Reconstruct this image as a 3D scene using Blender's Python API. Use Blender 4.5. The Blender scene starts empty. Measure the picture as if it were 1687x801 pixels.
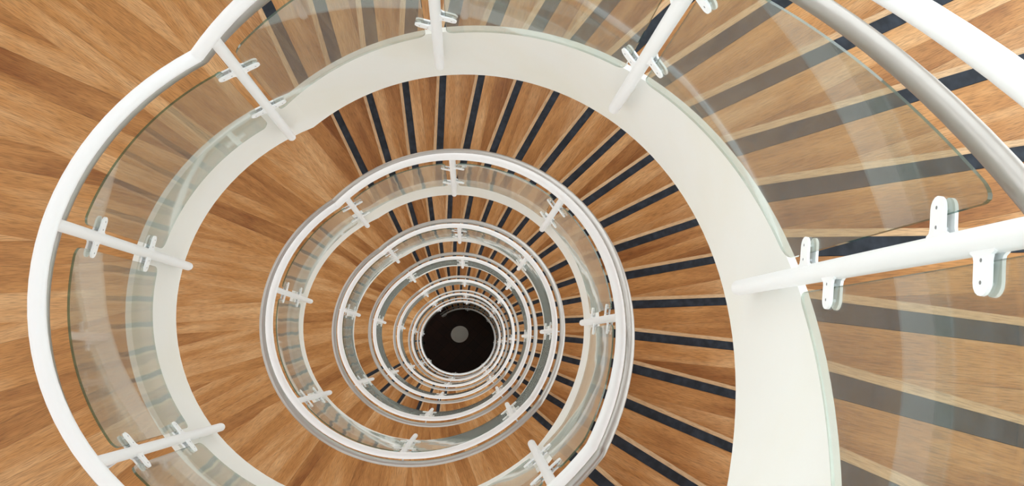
import bpy, bmesh, math, random
from mathutils import Vector, Matrix
random.seed(7)
S = bpy.context.scene
C = S.collection
sin, cos, pi = math.sin, math.cos, math.pi

ZC = 30.0                      # camera height above the ground floor datum
# ---------------------------------------------------------------- camera
F_PX = 1343.12
cam = bpy.data.cameras.new('camera'); cam_o = bpy.data.objects.new('camera', cam); C.objects.link(cam_o)
cam.sensor_fit = 'HORIZONTAL'; cam.sensor_width = 36.0
cam.lens = F_PX / 1687.0 * 36.0
cam.shift_x = -(1228.72 - 843.5) / 1687.0
cam.shift_y = (365.35 - 400.5) / 1687.0
cam.clip_start = 0.02; cam.clip_end = 200
R3 = Matrix(((0.94897524, -0.04814821, -0.31165323), (0.0, 0.98827544, -0.15268153), (0.31535058, 0.144891, 0.93784893)))
cam_o.matrix_world = Matrix.Translation((0.34026, -0.23908, ZC)) @ R3.to_4x4()
S.camera = cam_o

# ---------------------------------------------------------------- daylight
W = bpy.data.worlds.new('world'); S.world = W; W.use_nodes = True
wn = W.node_tree.nodes; wl = W.node_tree.links
bg = wn['Background']
tc = wn.new('ShaderNodeTexCoord'); sx = wn.new('ShaderNodeSeparateXYZ'); rp = wn.new('ShaderNodeValToRGB')
wl.new(tc.outputs['Generated'], sx.inputs[0]); wl.new(sx.outputs['Z'], rp.inputs[0]); wl.new(rp.outputs[0], bg.inputs[0])
rp.color_ramp.elements[0].position = 0.0; rp.color_ramp.elements[0].color = (0.96, 0.96, 0.97, 1)
rp.color_ramp.elements[1].position = 1.0; rp.color_ramp.elements[1].color = (0.84, 0.92, 1.0, 1)
bg.inputs[1].default_value = 2.4
S.view_settings.view_transform = 'Standard'; S.view_settings.look = 'None'
S.view_settings.gamma = 1.0; S.view_settings.use_curve_mapping = False
S.view_settings.exposure = 0.32
S.cycles.max_bounces = 14; S.cycles.diffuse_bounces = 7; S.cycles.glossy_bounces = 5
S.cycles.transmission_bounces = 8; S.cycles.transparent_max_bounces = 24

# ---------------------------------------------------------------- materials
def mat(name):
    m = bpy.data.materials.new(name); m.use_nodes = True
    nt = m.node_tree; return m, nt, nt.nodes['Principled BSDF']
def N(nt, t, **k):
    n = nt.nodes.new(t)
    for a, v in k.items(): setattr(n, a, v)
    return n
def wood(name, cols, rough=0.42, scale=(1.6, 15, 15), tone=0.40):
    m, nt, b = mat(name); L = nt.links
    co = N(nt, 'ShaderNodeTexCoord'); oi = N(nt, 'ShaderNodeObjectInfo')
    mul = N(nt, 'ShaderNodeMath', operation='MULTIPLY'); mul.inputs[1].default_value = 137.0
    L.new(oi.outputs['Random'], mul.inputs[0])
    cx = N(nt, 'ShaderNodeCombineXYZ'); L.new(mul.outputs[0], cx.inputs[0]); L.new(mul.outputs[0], cx.inputs[1])
    add = N(nt, 'ShaderNodeVectorMath', operation='ADD'); L.new(co.outputs['Object'], add.inputs[0]); L.new(cx.outputs[0], add.inputs[1])
    mp = N(nt, 'ShaderNodeMapping'); mp.inputs['Scale'].default_value = scale; L.new(add.outputs[0], mp.inputs[0])
    n1 = N(nt, 'ShaderNodeTexNoise'); n1.inputs['Scale'].default_value = 1.0; n1.inputs['Detail'].default_value = 5; n1.inputs['Distortion'].default_value = 0.35
    L.new(mp.outputs[0], n1.inputs['Vector'])
    mp2 = N(nt, 'ShaderNodeMapping'); mp2.inputs['Scale'].default_value = (scale[0]*12, scale[1]*20, scale[2]*20); L.new(add.outputs[0], mp2.inputs[0])
    n2 = N(nt, 'ShaderNodeTexNoise'); n2.inputs['Scale'].default_value = 1.0; n2.inputs['Detail'].default_value = 3
    L.new(mp2.outputs[0], n2.inputs['Vector'])
    n3 = N(nt, 'ShaderNodeTexNoise'); n3.inputs['Scale'].default_value = 2.6; n3.inputs['Detail'].default_value = 2; L.new(add.outputs[0], n3.inputs['Vector'])
    # value = random tone + grain
    a1 = N(nt, 'ShaderNodeMath', operation='MULTIPLY_ADD'); a1.inputs[1].default_value = tone; L.new(oi.outputs['Random'], a1.inputs[0])
    s1 = N(nt, 'ShaderNodeMath', operation='MULTIPLY_ADD'); s1.inputs[1].default_value = 0.75; s1.inputs[2].default_value = -0.15 - tone/2 + 0.0
    L.new(n1.outputs[0], s1.inputs[0]); L.new(s1.outputs[0], a1.inputs[2])
    s3 = N(nt, 'ShaderNodeMath', operation='MULTIPLY_ADD'); s3.inputs[1].default_value = 0.5; L.new(n3.outputs[0], s3.inputs[0]); L.new(a1.outputs[0], s3.inputs[2])
    cr = N(nt, 'ShaderNodeValToRGB'); L.new(s3.outputs[0], cr.inputs[0])
    e = cr.color_ramp.elements; e[0].position = 0.12; e[0].color = (*cols[0], 1); e[1].position = 0.85; e[1].color = (*cols[2], 1)
    k = e.new(0.48); k.color = (*cols[1], 1)
    pr = N(nt, 'ShaderNodeMapRange'); pr.inputs['From Min'].default_value = 0.32; pr.inputs['From Max'].default_value = 0.56
    pr.inputs['To Min'].default_value = 0.60; pr.inputs['To Max'].default_value = 1.0; L.new(n2.outputs[0], pr.inputs[0])
    mx = N(nt, 'ShaderNodeVectorMath', operation='SCALE'); L.new(cr.outputs[0], mx.inputs[0]); L.new(pr.outputs[0], mx.inputs['Scale'])
    L.new(mx.outputs[0], b.inputs['Base Color'])
    b.inputs['Roughness'].default_value = rough; b.inputs['Specular IOR Level'].default_value = 0.4
    bp = N(nt, 'ShaderNodeBump'); bp.inputs['Strength'].default_value = 0.12; bp.inputs['Distance'].default_value = 0.002
    L.new(n2.outputs[0], bp.inputs['Height']); L.new(bp.outputs[0], b.inputs['Normal'])
    return m
M = {}
M['wood'] = wood('wood_board', ((0.27, 0.092, 0.018), (0.53, 0.245, 0.075), (0.76, 0.46, 0.225)))
M['nosing'] = wood('wood_nosing', ((0.50, 0.29, 0.14), (0.62, 0.39, 0.21), (0.72, 0.50, 0.31)), tone=0.2)
M['riser'] = wood('wood_riser', ((0.36, 0.17, 0.07), (0.46, 0.24, 0.11), (0.56, 0.32, 0.17)), tone=0.2)

def paint(name, col, rough, stain=0.0, bump=0.0):
    m, nt, b = mat(name); L = nt.links
    co = N(nt, 'ShaderNodeTexCoord')
    n = N(nt, 'ShaderNodeTexNoise'); n.inputs['Scale'].default_value = 2.2; n.inputs['Detail'].default_value = 4; L.new(co.outputs['Object'], n.inputs['Vector'])
    cr = N(nt, 'ShaderNodeValToRGB'); L.new(n.outputs[0], cr.inputs[0])
    e = cr.color_ramp.elements; e[0].position = 0.25; e[0].color = (col[0]*(1-stain*.4), col[1]*(1-stain*.7), col[2]*(1-stain*1.6), 1); e[1].position = 0.55; e[1].color = (*col, 1)
    L.new(cr.outputs[0], b.inputs['Base Color']); b.inputs['Roughness'].default_value = rough
    if bump:
        n2 = N(nt, 'ShaderNodeTexNoise'); n2.inputs['Scale'].default_value = 180; L.new(co.outputs['Object'], n2.inputs['Vector'])
        bp = N(nt, 'ShaderNodeBump'); bp.inputs['Strength'].default_value = bump; bp.inputs['Distance'].default_value = 0.001
        L.new(n2.outputs[0], bp.inputs['Height']); L.new(bp.outputs[0], b.inputs['Normal'])
    return m
M['stringer'] = paint('white_painted_steel', (0.80, 0.80, 0.775), 0.42, 0.06, 0.05)
M['white'] = paint('white_gloss_paint', (0.85, 0.86, 0.88), 0.42, 0.01)
M['wall'] = paint('white_plaster', (0.82, 0.80, 0.76), 0.8, 0.03, 0.2)
M['bolt'] = paint('bolt_grey', (0.22, 0.22, 0.22), 0.5)
M['table'] = paint('white_table_top', (0.90, 0.90, 0.87), 0.6, 0.0)

m, nt, b = mat('brushed_steel'); M['steel'] = m
b.inputs['Metallic'].default_value = 0.85; b.inputs['Base Color'].default_value = (0.44, 0.42, 0.40, 1); b.inputs['Roughness'].default_value = 0.34
co = N(nt, 'ShaderNodeTexCoord'); n = N(nt, 'ShaderNodeTexNoise'); n.inputs['Scale'].default_value = 30; nt.links.new(co.outputs['Object'], n.inputs['Vector'])
mr = N(nt, 'ShaderNodeMapRange'); mr.inputs['To Min'].default_value = 0.34; mr.inputs['To Max'].default_value = 0.46; nt.links.new(n.outputs[0], mr.inputs[0]); nt.links.new(mr.outputs[0], b.inputs['Roughness'])

m, nt, b = mat('black_rubber'); M['grip'] = m; L = nt.links
co = N(nt, 'ShaderNodeTexCoord'); oi = N(nt, 'ShaderNodeObjectInfo'); add = N(nt, 'ShaderNodeVectorMath', operation='ADD')
L.new(co.outputs['Object'], add.inputs[0])
vm = N(nt, 'ShaderNodeMath', operation='MULTIPLY'); vm.inputs[1].default_value = 50; L.new(oi.outputs['Random'], vm.inputs[0]); L.new(vm.outputs[0], add.inputs[1])
n = N(nt, 'ShaderNodeTexNoise'); n.inputs['Scale'].default_value = 22; n.inputs['Detail'].default_value = 6; L.new(add.outputs[0], n.inputs['Vector'])
cr = N(nt, 'ShaderNodeValToRGB'); e = cr.color_ramp.elements; e[0].position = .38; e[0].color = (0.004, 0.006, 0.012, 1); e[1].position = .75; e[1].color = (0.022, 0.030, 0.046, 1)
L.new(n.outputs[0], cr.inputs[0]); L.new(cr.outputs[0], b.inputs['Base Color']); b.inputs['Roughness'].default_value = 0.55
b.inputs['Specular IOR Level'].default_value = 0.35

def glass(name, tint, haze, wav=0.0, edge=False):
    m, nt, b = mat(name); L = nt.links
    nt.nodes.remove(b); out = nt.nodes['Material Output']
    tr = N(nt, 'ShaderNodeBsdfTransparent'); tr.inputs[0].default_value = (*tint, 1)
    gl = N(nt, 'ShaderNodeBsdfGlossy'); gl.inputs['Roughness'].default_value = 0.02; gl.inputs['Color'].default_value = (1, 1, 1, 1)
    df = N(nt, 'ShaderNodeBsdfDiffuse'); df.inputs[0].default_value = (0.74, 0.78, 0.74, 1) if not edge else (0.03, 0.08, 0.07, 1)
    fr = N(nt, 'ShaderNodeFresnel'); geo = N(nt, 'ShaderNodeNewGeometry'); ir = N(nt, 'ShaderNodeMapRange')
    ir.inputs['To Min'].default_value = 1.62; ir.inputs['To Max'].default_value = 1/1.62     # same reflectance from both sides of a sheet
    L.new(geo.outputs['Backfacing'], ir.inputs[0]); L.new(ir.outputs[0], fr.inputs['IOR'])
    m1 = N(nt, 'ShaderNodeMixShader'); lw = N(nt, 'ShaderNodeLayerWeight'); lw.inputs[0].default_value = 0.5      # dust plus reflected white stringers, painted as pale haze; denser along a grazing view
    pw = N(nt, 'ShaderNodeMath', operation='POWER'); pw.inputs[1].default_value = 5.0; L.new(lw.outputs['Facing'], pw.inputs[0])
    hz = N(nt, 'ShaderNodeMath', operation='MULTIPLY_ADD'); hz.inputs[1].default_value = haze*6; hz.inputs[2].default_value = haze*.5
    L.new(pw.outputs[0], hz.inputs[0]); L.new(hz.outputs[0], m1.inputs[0]); L.new(tr.outputs[0], m1.inputs[1]); L.new(df.outputs[0], m1.inputs[2])
    m2 = N(nt, 'ShaderNodeMixShader'); L.new(fr.outputs[0], m2.inputs[0]); L.new(m1.outputs[0], m2.inputs[1]); L.new(gl.outputs[0], m2.inputs[2])
    if wav:
        co = N(nt, 'ShaderNodeTexCoord'); n = N(nt, 'ShaderNodeTexNoise'); n.inputs['Scale'].default_value = 3.0; n.inputs['Detail'].default_value = 1
        L.new(co.outputs['Object'], n.inputs['Vector'])
        bp = N(nt, 'ShaderNodeBump'); bp.inputs['Strength'].default_value = wav; bp.inputs['Distance'].default_value = 0.02
        L.new(n.outputs[0], bp.inputs['Height']); L.new(bp.outputs[0], gl.inputs['Normal'])
    L.new(m2.outputs[0], out.inputs[0]); return m
M['glass'] = glass('clear_glass', (0.88, 0.905, 0.88), 0.06, 0.03)
M['glass_edge'] = glass('green_glass_edge', (0.35, 0.55, 0.50), 0.35, 0, True)
M['glass_base'] = glass('pale_glass_edge', (0.70, 0.80, 0.77), 0.12)
M['pane'] = glass('window_glass', (0.95, 0.97, 0.96), 0.0)

m, nt, b = mat('dark_floor_tile'); M['tile'] = m; L = nt.links
oi = N(nt, 'ShaderNodeObjectInfo'); cr = N(nt, 'ShaderNodeValToRGB'); e = cr.color_ramp.elements
e[0].color = (0.026, 0.007, 0.005, 1); e[1].color = (0.046, 0.013, 0.009, 1)
L.new(oi.outputs['Random'], cr.inputs[0]); L.new(cr.outputs[0], b.inputs['Base Color']); b.inputs['Roughness'].default_value = 0.5
M['grout'] = paint('dark_grout', (0.008, 0.006, 0.006), 0.9)

# ---------------------------------------------------------------- helpers
def obj(name, bm, mats, parent=None, smooth=False):
    me = bpy.data.meshes.new(name)
    bmesh.ops.recalc_face_normals(bm, faces=bm.faces[:])
    bm.to_mesh(me); bm.free()
    if not isinstance(mats, (list, tuple)): mats = [mats]
    for x in mats: me.materials.append(x)
    if smooth:
        me.polygons.foreach_set('use_smooth', [True]*len(me.polygons))
        me.set_sharp_from_angle(angle=0.7)
    return link(name, me, parent)
def link(name, me, parent=None):
    o = bpy.data.objects.new(name, me); C.objects.link(o)
    if parent is not None: o.parent = parent
    return o
def thing(name, label, cat, loc=(0, 0, 0), group=None):
    o = bpy.data.objects.new(name, None); C.objects.link(o); o.location = loc
    o['label'] = label; o['category'] = cat
    if group: o['group'] = group
    return o
def pol(r, t, z): return Vector((r*cos(t), r*sin(t), z))
def sweep(bm, rings, cap=True, closed=False):
    vs = [[bm.verts.new(p) for p in r] for r in rings]
    n = len(vs[0])
    for a, b_ in zip(vs[:-1], vs[1:]):
        for i in range(n):
            bm.faces.new((a[i], a[(i+1) % n], b_[(i+1) % n], b_[i]))
    if cap: bm.faces.new(vs[0]); bm.faces.new(vs[-1][::-1])
def tube(bm, pts, r, seg=14, cap=True, up=None):
    rings = []
    for i, p in enumerate(pts):
        a = pts[max(i-1, 0)]; c = pts[min(i+1, len(pts)-1)]
        T = (c-a).normalized()
        Nn = Vector((p.x, p.y, 0)).normalized() if up is None else up
        Nn = (Nn - T*Nn.dot(T)).normalized(); B = T.cross(Nn)
        rr = r[i] if isinstance(r, (list, tuple)) else r
        rings.append([p + Nn*rr*cos(2*pi*k/seg) + B*rr*sin(2*pi*k/seg) for k in range(seg)])
    sweep(bm, rings, cap)
def arcbox(bm, r0, r1, t0, t1, zl, zh, n=8):
    """ring sector solid; zl/zh numbers or functions of theta"""
    f = lambda v, t: v(t) if callable(v) else v
    rings = []
    for i in range(n+1):
        t = t0 + (t1-t0)*i/n
        a, b_ = f(zl, t), f(zh, t)
        rings.append([pol(r0, t, a), pol(r1, t, a), pol(r1, t, b_), pol(r0, t, b_)])
    sweep(bm, rings)
def box(bm, c, s, mtx=None):
    r = bmesh.ops.create_cube(bm, size=1.0)
    for v in r['verts']:
        v.co = Vector((v.co.x*s[0], v.co.y*s[1], v.co.z*s[2])) + Vector(c)
        if mtx is not None: v.co = mtx @ v.co

# ---------------------------------------------------------------- stair geometry
H = 0.168958; NR = 19; P = H*NR; DLT = 0.1531457
TH0 = 2.0431                    # nosing of the first tread
ZT0 = ZC - 4.190                # its height on the uppermost flight
SL = 1.10296
def F(t): return ZC - 3.70509 + (1.42216 - t)*SL
UB, UT = 2.08, -0.66            # where railing and stringer begin and stop climbing
EXTRA = [0, 0, 0, 0, 5, 5, 0, 7]      # additional risers built into the landing above each flight
OFF = [0.0]
for e_ in EXTRA[1:]: OFF.append(OFF[-1] + (NR + e_)*H)
NF = len(OFF)
R_IN, R_OUT, R_WALL = 1.066, 2.72, 2.74
RA0, RA1 = -1.5, -3.3
UR = UT + P/SL                  # the rails run a little further down than the stringer before they level out
US = UB - P/SL                  # the stringer climbs a little further up than the rails
def prof(u, k, ub, ut):
    """height of a datum of storey k; u falls from ub to ub-2pi as the stair climbs"""
    if u < ub - 2*pi: return F(u + 2*pi) - (OFF[k-1] if k > 0 else -P)
    if u > ub: return F(ub) - OFF[k]
    if u >= ut: return F(u) - OFF[k]
    s = min(max((RA0 - u)/(RA0 - RA1), 0), 1)
    return F(ut) - OFF[k] + EXTRA[k]*H*s
def G(u, k): return prof(u, k, UR, UT)
def GS(u, k): return prof(u, k, UB, US)
ORD = ['uppermost', 'second', 'third', 'fourth', 'fifth', 'sixth', 'seventh', 'eighth']
WHERE = ['beside the broadest white stringer', 'framed by the broad white stringer ring',
         'inside the largest round handrail', 'inside the second round handrail',
         'inside the third round handrail', 'small and dim inside the fourth handrail',
         'thin ring above the dark well bottom', 'unlit, meeting the dark tiled floor']

# tread meshes (local frame: x outward along the nosing, y towards the lower step)
def strip_mesh(name, y0, y1, cut, zt, th, m, xoff=0.0):
    bm = bmesh.new()
    def xin(y): return max(math.sqrt(R_IN**2 - y*y), ((-y - 0.012)/math.tan(cut)) if cut else 0)
    def xout(y): return math.sqrt(R_OUT**2 - y*y)
    a0, a1, b0, b1 = xin(y0), xout(y0), xin(y1), xout(y1)
    if a0 >= a1 - .03: bm.free(); return None
    if b0 > b1 - .02:
        b1 = b0 = None
    if b0 is None:
        yy = -(math.sin(cut)*R_OUT) + 0.002
        x3 = math.sqrt(R_OUT**2 - yy*yy)
        pts = [(a0, y0), (a1, y0), (x3, yy)]
    else: pts = [(a0, y0), (a1, y0), (b1, y1), (b0, y1)]
    if b0 is not None and b0 > math.sqrt(R_IN**2-y1*y1) + 1e-6 and ((-y0 - 0.012)/math.tan(cut)) < math.sqrt(R_IN**2-y0*y0):
        # the back edge turns where the next nosing starts
        lo, hi = y1, y0
        for _ in range(40):
            md = (lo+hi)/2
            if (-md - 0.012)/math.tan(cut) > math.sqrt(R_IN**2-md*md): lo = md
            else: hi = md
        pts.append((math.sqrt(R_IN**2-hi*hi), hi))
    top = [bm.verts.new((x, y, zt)) for x, y in pts]; bot = [bm.verts.new((x, y, zt-th)) for x, y in pts]
    bm.faces.new(top); bm.faces.new(bot[::-1])
    for i in range(len(pts)): bm.faces.new((top[i], top[i-1], bot[i-1], bot[i]))
    bmesh.ops.recalc_face_normals(bm, faces=bm.faces[:])
    me = bpy.data.meshes.new(name); bm.to_mesh(me); bm.free(); me.materials.append(m); return me
def body_mesh(name, ang, depth, m):
    bm = bmesh.new()
    n = 4; rings = []
    arcbox(bm, R_IN, R_OUT, 0, -ang-0.01, -depth, -0.0205, n)
    bmesh.ops.recalc_face_normals(bm, faces=bm.faces[:])
    me = bpy.data.meshes.new(name); bm.to_mesh(me); bm.free(); me.materials.append(m); return me
NOSE = strip_mesh('nosing', 0.013, -0.0090, 0, 0.0, 0.03, M['nosing'])
GRIP = strip_mesh('grip_strip', -0.0095, -0.0605, 0, 0.0015, 0.02, M['grip'])
def variants(ang, y_start, n):
    out = []
    for v in range(n):
        y = y_start; L_ = []
        while True:
            w = random.uniform(0.075, 0.135)
            me = strip_mesh('board', y, y - w + 0.0005, ang, -random.uniform(0, .0008), 0.02, M['wood'])
            if me is None: break
            L_.append(me); y -= w
            if -y > math.sin(ang)*R_OUT - 0.02: break
        out.append(L_)
    return out
TV = variants(DLT, -0.0617, 6)
SEC = (2*pi - 18*DLT)/15.0
LV = variants(SEC, 0.012, 5)
LVG = variants(SEC, -0.0617, 2)
BODY = body_mesh('tread', DLT, 0.20, M['riser'])
LBODY = body_mesh('landing_section', SEC, 0.22, M['riser'])

def put(parent, name, me, ang, z, kids):
    o = link(name, me, parent); o.location = (0, 0, z); o.rotation_euler = (0, 0, ang)
    for nm, k in kids: link(nm, k, o)
    return o
def stringer(parent, k, ua, ub, n):
    bm = bmesh.new()
    us = [ua + (ub-ua)*i/n for i in range(n+1)]
    for x in (US, RA0, RA1):
        if ua > x > ub: us.append(x)
    us = sorted(set(us), reverse=True)
    rings = []
    for u in us:
        z = GS(u, k)
        rings.append([pol(1.043, u, z-.255), pol(1.0645, u, z-.255), pol(1.0645, u, z+.305), pol(1.043, u, z+.305)])
    sweep(bm, rings)
    return obj('stringer', bm, M['stringer'], parent, True)

# ---------------------------------------------------------------- the setting
ZF = ZT0 - H - OFF[-1]          # ground floor level
def struct(o): o['kind'] = 'structure'; return o
bm = bmesh.new(); arcbox(bm, 0.0001, 2.95, 0, 2*pi, ZF-0.30, ZF-0.012, 64)
fl = struct(obj('floor', bm, M['grout']))
tm = None; ts = 0.27
bm = bmesh.new(); box(bm, (0, 0, 0), (ts-.006, ts-.006, .02)); bmesh.ops.recalc_face_normals(bm, faces=bm.faces[:])
tm = bpy.data.meshes.new('tile'); bm.to_mesh(tm); bm.free(); tm.materials.append(M['tile'])
ca, sa = cos(0.86), sin(0.86)
for i in range(-5, 6):
    for j in range(-5, 6):
        x, y = (i+.5)*ts, (j+.5)*ts
        if math.hypot(x, y) < 1.3:
            t = link('tile', tm, fl); t.location = (x*ca-y*sa, x*sa+y*ca, ZF-0.010+random.uniform(0, .0015)); t.rotation_euler = (0, 0, 0.86)
ZTOP = ZC + 3.4
SIDES = [('east', -pi/4), ('north', pi/4), ('west', 3*pi/4), ('south', 5*pi/4)]
wi = 0
levels = []                      # storeys between landings, for the unseen windows added to light the flights
z = ZTOP - 0.3
while z - P > ZF + 1.5: levels.append((z-P, z)); z -= P
low = z
SI = lambda z: .9 if z < ZC-14 else .75  # unseen window openings made smaller deep down to dim the lower storeys
HE = lambda z: .65 if z < ZC-14 else .45
for sd, a in SIDES:
    bm = bmesh.new()
    arcbox(bm, R_WALL, 2.95, a, a+pi/2, ZF, low, 14)
    arcbox(bm, R_WALL, 2.95, a, a+pi/2, ZTOP-0.3, ZTOP, 14)
    for (z0, z1) in levels:
        for (t0, t1) in ((a, a+.12), (a+pi/2-.12, a+pi/2)): arcbox(bm, R_WALL, 2.95, t0, t1, z0, z1, 2)
        arcbox(bm, R_WALL, 2.95, a+.12, a+pi/2-.12, z0, z0+SI(z0), 12)
        arcbox(bm, R_WALL, 2.95, a+.12, a+pi/2-.12, z1-HE(z0), z1, 12)
    wall = struct(obj('wall_'+sd, bm, M['wall']))
    for (z0, z1) in levels:
        wi += 1
        t0, t1, za, zb = a+.12, a+pi/2-.12, z0+SI(z0), z1-HE(z0)
        bm = bmesh.new()
        arcbox(bm, 2.85, 2.90, t0, t1, za, za+.05, 12); arcbox(bm, 2.85, 2.90, t0, t1, zb-.05, zb, 12)
        for q in range(5):
            tt = t0 + (t1-t0-.016)*q/4
            arcbox(bm, 2.85, 2.90, tt, tt+.016, za+.05, zb-.05, 1)
        w_ = struct(obj('window_%d' % wi, bm, M['white']))
        for q in range(4):
            ta = t0 + (t1-t0-.016)*q/4 + .016; tb = t0 + (t1-t0-.016)*(q+1)/4
            bm = bmesh.new(); arcbox(bm, 2.87, 2.878, ta, tb, za+.05, zb-.05, 3); obj('pane', bm, M['pane'], w_)
bm = bmesh.new(); arcbox(bm, 2.3, 2.95, 0, 2*pi, ZTOP, ZTOP+.2, 64)
struct(obj('ceiling', bm, M['wall']))
wi += 1
bm = bmesh.new(); arcbox(bm, 2.26, 2.30, 0, 2*pi, ZTOP+.06, ZTOP+.14, 48)
arcbox(bm, 0.28, 0.32, 0, 2*pi, ZTOP+.06, ZTOP+.14, 24)
for q in range(8):
    t = q*pi/4; mtx = Matrix.Rotation(t, 4, 'Z'); box(bm, (1.29, 0, ZTOP+.10), (1.94, .05, .07), mtx)
sk = struct(obj('window_%d' % wi, bm, M['white']))
for q in range(8):
    bm = bmesh.new(); arcbox(bm, 0.32, 2.26, q*pi/4+.02, (q+1)*pi/4-.02, ZTOP+.10, ZTOP+.108, 5); obj('pane', bm, M['pane'], sk)
bm = bmesh.new(); arcbox(bm, 0.0001, 0.28, 0, 2*pi, ZTOP+.10, ZTOP+.108, 24); obj('pane', bm, M['pane'], sk)

# ---------------------------------------------------------------- flights and landings
for k in range(NF):
    zb = ZT0 - OFF[k]
    fl_ = thing('stair_flight', '', 'staircase', (0, 0, 0), 'curved stair flights')
    fl_['label'] = '%s curved wooden stair flight from the top, %s' % (ORD[k], WHERE[k])
    for j in range(NR-1):
        bo = random.choice(TV)
        put(fl_, 'tread', BODY, TH0 - j*DLT, zb + j*H, [('nosing', NOSE), ('grip_strip', GRIP)] + [('board', b_) for b_ in bo])
    stringer(fl_, k, UB if k < NF else UB, TH0 - 18*DLT, 60)
    ld = thing('stair_landing', '', 'landing', (0, 0, 0), 'curved wooden landings')
    ld['label'] = ('level wooden landing at the head of the %s stair flight from the top' % ORD[k])
    zl = zb + 18*H; ne = EXTRA[k]; done = 0
    for s in range(15):
        step = (ne and 4 <= s < 4+ne)
        if step: done += 1
        kids = []
        if s == 0 or step: kids = [('nosing', NOSE), ('grip_strip', GRIP)] + [('board', b_) for b_ in random.choice(LVG)]
        else: kids = [('board', b_) for b_ in LV[(s*2+k) % 5]]
        put(ld, 'landing_section', LBODY, TH0 - 18*DLT - s*SEC, zl + done*H, kids)
    stringer(ld, k, TH0 - 18*DLT, UB - 2*pi, 60)

# ---------------------------------------------------------------- railings
POSTS = [2.187, 1.424, 0.664, -0.084, -0.84, -1.658, -2.476, -3.294]
def us_between(a, b_, n):
    us = [a + (b_-a)*i/n for i in range(n+1)]
    for x in (UT, RA0, RA1):
        if a > x > b_: us += [x + .015, x, x - .015]
    return sorted(set(us), reverse=True)
def rail(parent, name, k, r, h, R, m, ua, ub):
    bm = bmesh.new()
    us = us_between(ua, ub, 110)
    tube(bm, [pol(r, u, G(u, k)+h) for u in us], R, 16)
    return obj(name, bm, m, parent, True)
def capsule(bm, L_, hh, th, y):
    """rounded plate in the local x-z plane from x=0 to x=L_, y = centre of its thickness"""
    pts = [(0, -hh*1.6), (.019, -hh*1.5), (.023, -hh*1.12), (.030, -hh), (L_-hh, -hh)] + [(L_-hh + hh*sin(a_), -hh*cos(a_)) for a_ in [pi*i/8 for i in range(1, 8)]] + [(L_-hh, hh), (.030, hh), (.023, hh*1.12), (.019, hh*1.5), (0, hh*1.6)]
    f = [bm.verts.new((x, y-th/2, z_)) for x, z_ in pts]; b_ = [bm.verts.new((x, y+th/2, z_)) for x, z_ in pts]
    bm.faces.new(f); bm.faces.new(b_[::-1])
    for i in range(len(pts)): bm.faces.new((f[i], f[i-1], b_[i-1], b_[i]))
def mesh_of(name, bm, ms, smooth=True):
    bmesh.ops.recalc_face_normals(bm, faces=bm.faces[:])
    me = bpy.data.meshes.new(name); bm.to_mesh(me); bm.free()
    for x in ms: me.materials.append(x)
    if smooth:
        me.polygons.foreach_set('use_smooth', [True]*len(me.polygons)); me.set_sharp_from_angle(angle=0.7)
    return me
# post: local z up, local x outward (towards the steps), origin at its foot on the well side
bm = bmesh.new()
tube(bm, [Vector((0, 0, z_)) for z_ in (-.004, -.001, .006, .015, .7, 1.40)], [.012, .017, .0195, .020, .0205, .0205], 18, up=Vector((1, 0, 0)))
POST = mesh_of('post', bm, [M['white']])
bm = bmesh.new(); box(bm, (.026, 0, .13), (.040, .018, .17)); BRK = mesh_of('bracket', bm, [M['stringer']], False)
def clip_mesh(sgn):
    bm = bmesh.new()
    for y in (-.0095, .0095):
        capsule(bm, .078, .019, .006, y)
    # spacer disc and bolts
    for x in (.030, .060):
        for v in bmesh.ops.create_cone(bm, cap_ends=True, segments=8, radius1=.003, radius2=.003, depth=.027)['verts']:
            v.co = Vector((v.co.x + x, v.co.z, v.co.y))
    for f in bm.faces:
        if f.calc_center_median().x > .02 and len(f.verts) in (4, 8) and f.calc_area() < 4e-5 and abs(f.calc_center_median().z) < .004: f.material_index = 1
    bmesh.ops.rotate(bm, verts=bm.verts, cent=(0, 0, 0), matrix=Matrix.Rotation(sgn*pi/2, 3, 'Z'))
    return mesh_of('clip', bm, [M['white'], M['bolt']])
CLIP = {1: clip_mesh(1), -1: clip_mesh(-1)}
bm = bmesh.new(); tube(bm, [Vector((0.015, 0, 1.12)), Vector((0.075, 0, 1.105)), Vector((.09, 0, 1.13))], .006, 8, up=Vector((0, 1, 0)))
ARM = mesh_of('rail_bracket', bm, [M['white']])

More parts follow.
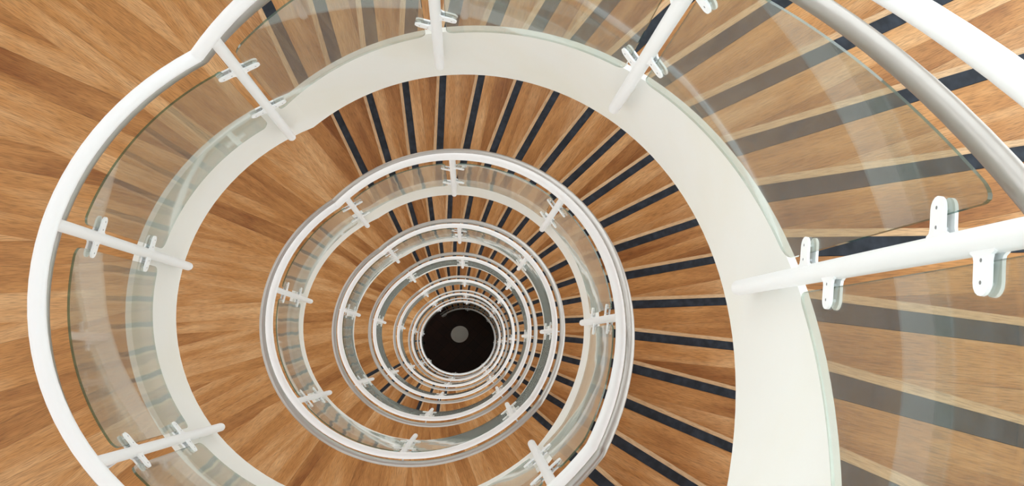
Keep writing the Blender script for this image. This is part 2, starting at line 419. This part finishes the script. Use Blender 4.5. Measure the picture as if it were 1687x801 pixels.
def panel(parent, k, ua, ub):
    bm = bmesh.new(); rc = .035; h0, h1 = .395, 1.18
    n = 26; ds = [0, .004, .010, .018, .027, .035]
    us = [ua - d for d in ds] + [ua-.035 + (ub+.035-ua+.035)*i/n for i in range(1, n)] + [ub + d for d in ds[::-1]]
    cols = []
    for u in us:
        d = min(ua-u, u-ub); d = min(max(d, 0), rc)
        ins = rc - math.sqrt(max(rc*rc - (rc-d)**2, 0))
        z_ = G(u, k); cols.append([pol(.9962, u, z_+h0+ins), pol(1.0038, u, z_+h0+ins), pol(1.0038, u, z_+h1-ins), pol(.9962, u, z_+h1-ins)])
    vs = [[bm.verts.new(p) for p in c_] for c_ in cols]
    for a, b_ in zip(vs[:-1], vs[1:]):
        for i in range(4):
            f = bm.faces.new((a[i], a[(i+1) % 4], b_[(i+1) % 4], b_[i])); f.material_index = 0 if i in (1, 3) else (2 if i == 0 else 1)
    for c_ in (vs[0], vs[-1][::-1]): bm.faces.new(c_).material_index = 1
    return obj('glass_panel', bm, [M['glass'], M['glass_edge'], M['glass_base']], parent, True)

for k in range(NF):
    rl = thing('railing', 'white post and glass railing along the %s stair flight from the top' % ORD[k], 'railing', (0, 0, 0), 'glass railings around the well')
    rail(rl, 'top_rail', k, 1.0, 1.40, .0235, M['white'], UR, UR-2*pi)
    s_ = rail(rl, 'handrail', k, 1.09, 1.15, .0235, M['steel'], UR, UR-2*pi); s_['label'] = 'brushed steel handrail'
    posts = POSTS
    for u in posts:
        p_ = link('post', POST, rl); p_.location = pol(1.0, u, G(u, k)); p_.rotation_euler = (.010, 0, u)
        for me, nm in ((BRK, 'bracket'), (ARM, 'rail_bracket')): link(nm, me, p_)
        for s in (1, -1):
            for hz in (.545, 1.05):
                c_ = link('clip', CLIP[s], p_); c_.location = (0, 0, (hz if s < 0 or hz < 1 else 1.062) - s*(.065 if UT < u < 2.1 else 0))
    nxt = POSTS[1:] + [POSTS[0]-2*pi]
    for u, v in zip(POSTS, nxt): panel(rl, k, u-.042, v+.040)

# ---------------------------------------------------------------- table at the bottom of the well
tb = thing('round_table', 'pale round table standing alone on the dark tiled floor at the bottom of the well', 'table', (-0.06, 0.20, ZF))
bm = bmesh.new()
tube(bm, [Vector((0, 0, z_)) for z_ in (.70, .703, .727, .73)], [.270, .275, .275, .270], 40, up=Vector((1, 0, 0))); obj('table_top', bm, M['table'], tb, True)
bm = bmesh.new(); tube(bm, [Vector((0, 0, z_)) for z_ in (.02, .05, .10, .66, .70)], [.06, .035, .03, .03, .08], 20, up=Vector((1, 0, 0))); obj('pedestal', bm, M['table'], tb, True)
bm = bmesh.new(); tube(bm, [Vector((0, 0, z_)) for z_ in (0, .012, .022)], [.19, .19, .05], 30, up=Vector((1, 0, 0))); obj('base', bm, M['table'], tb, True)
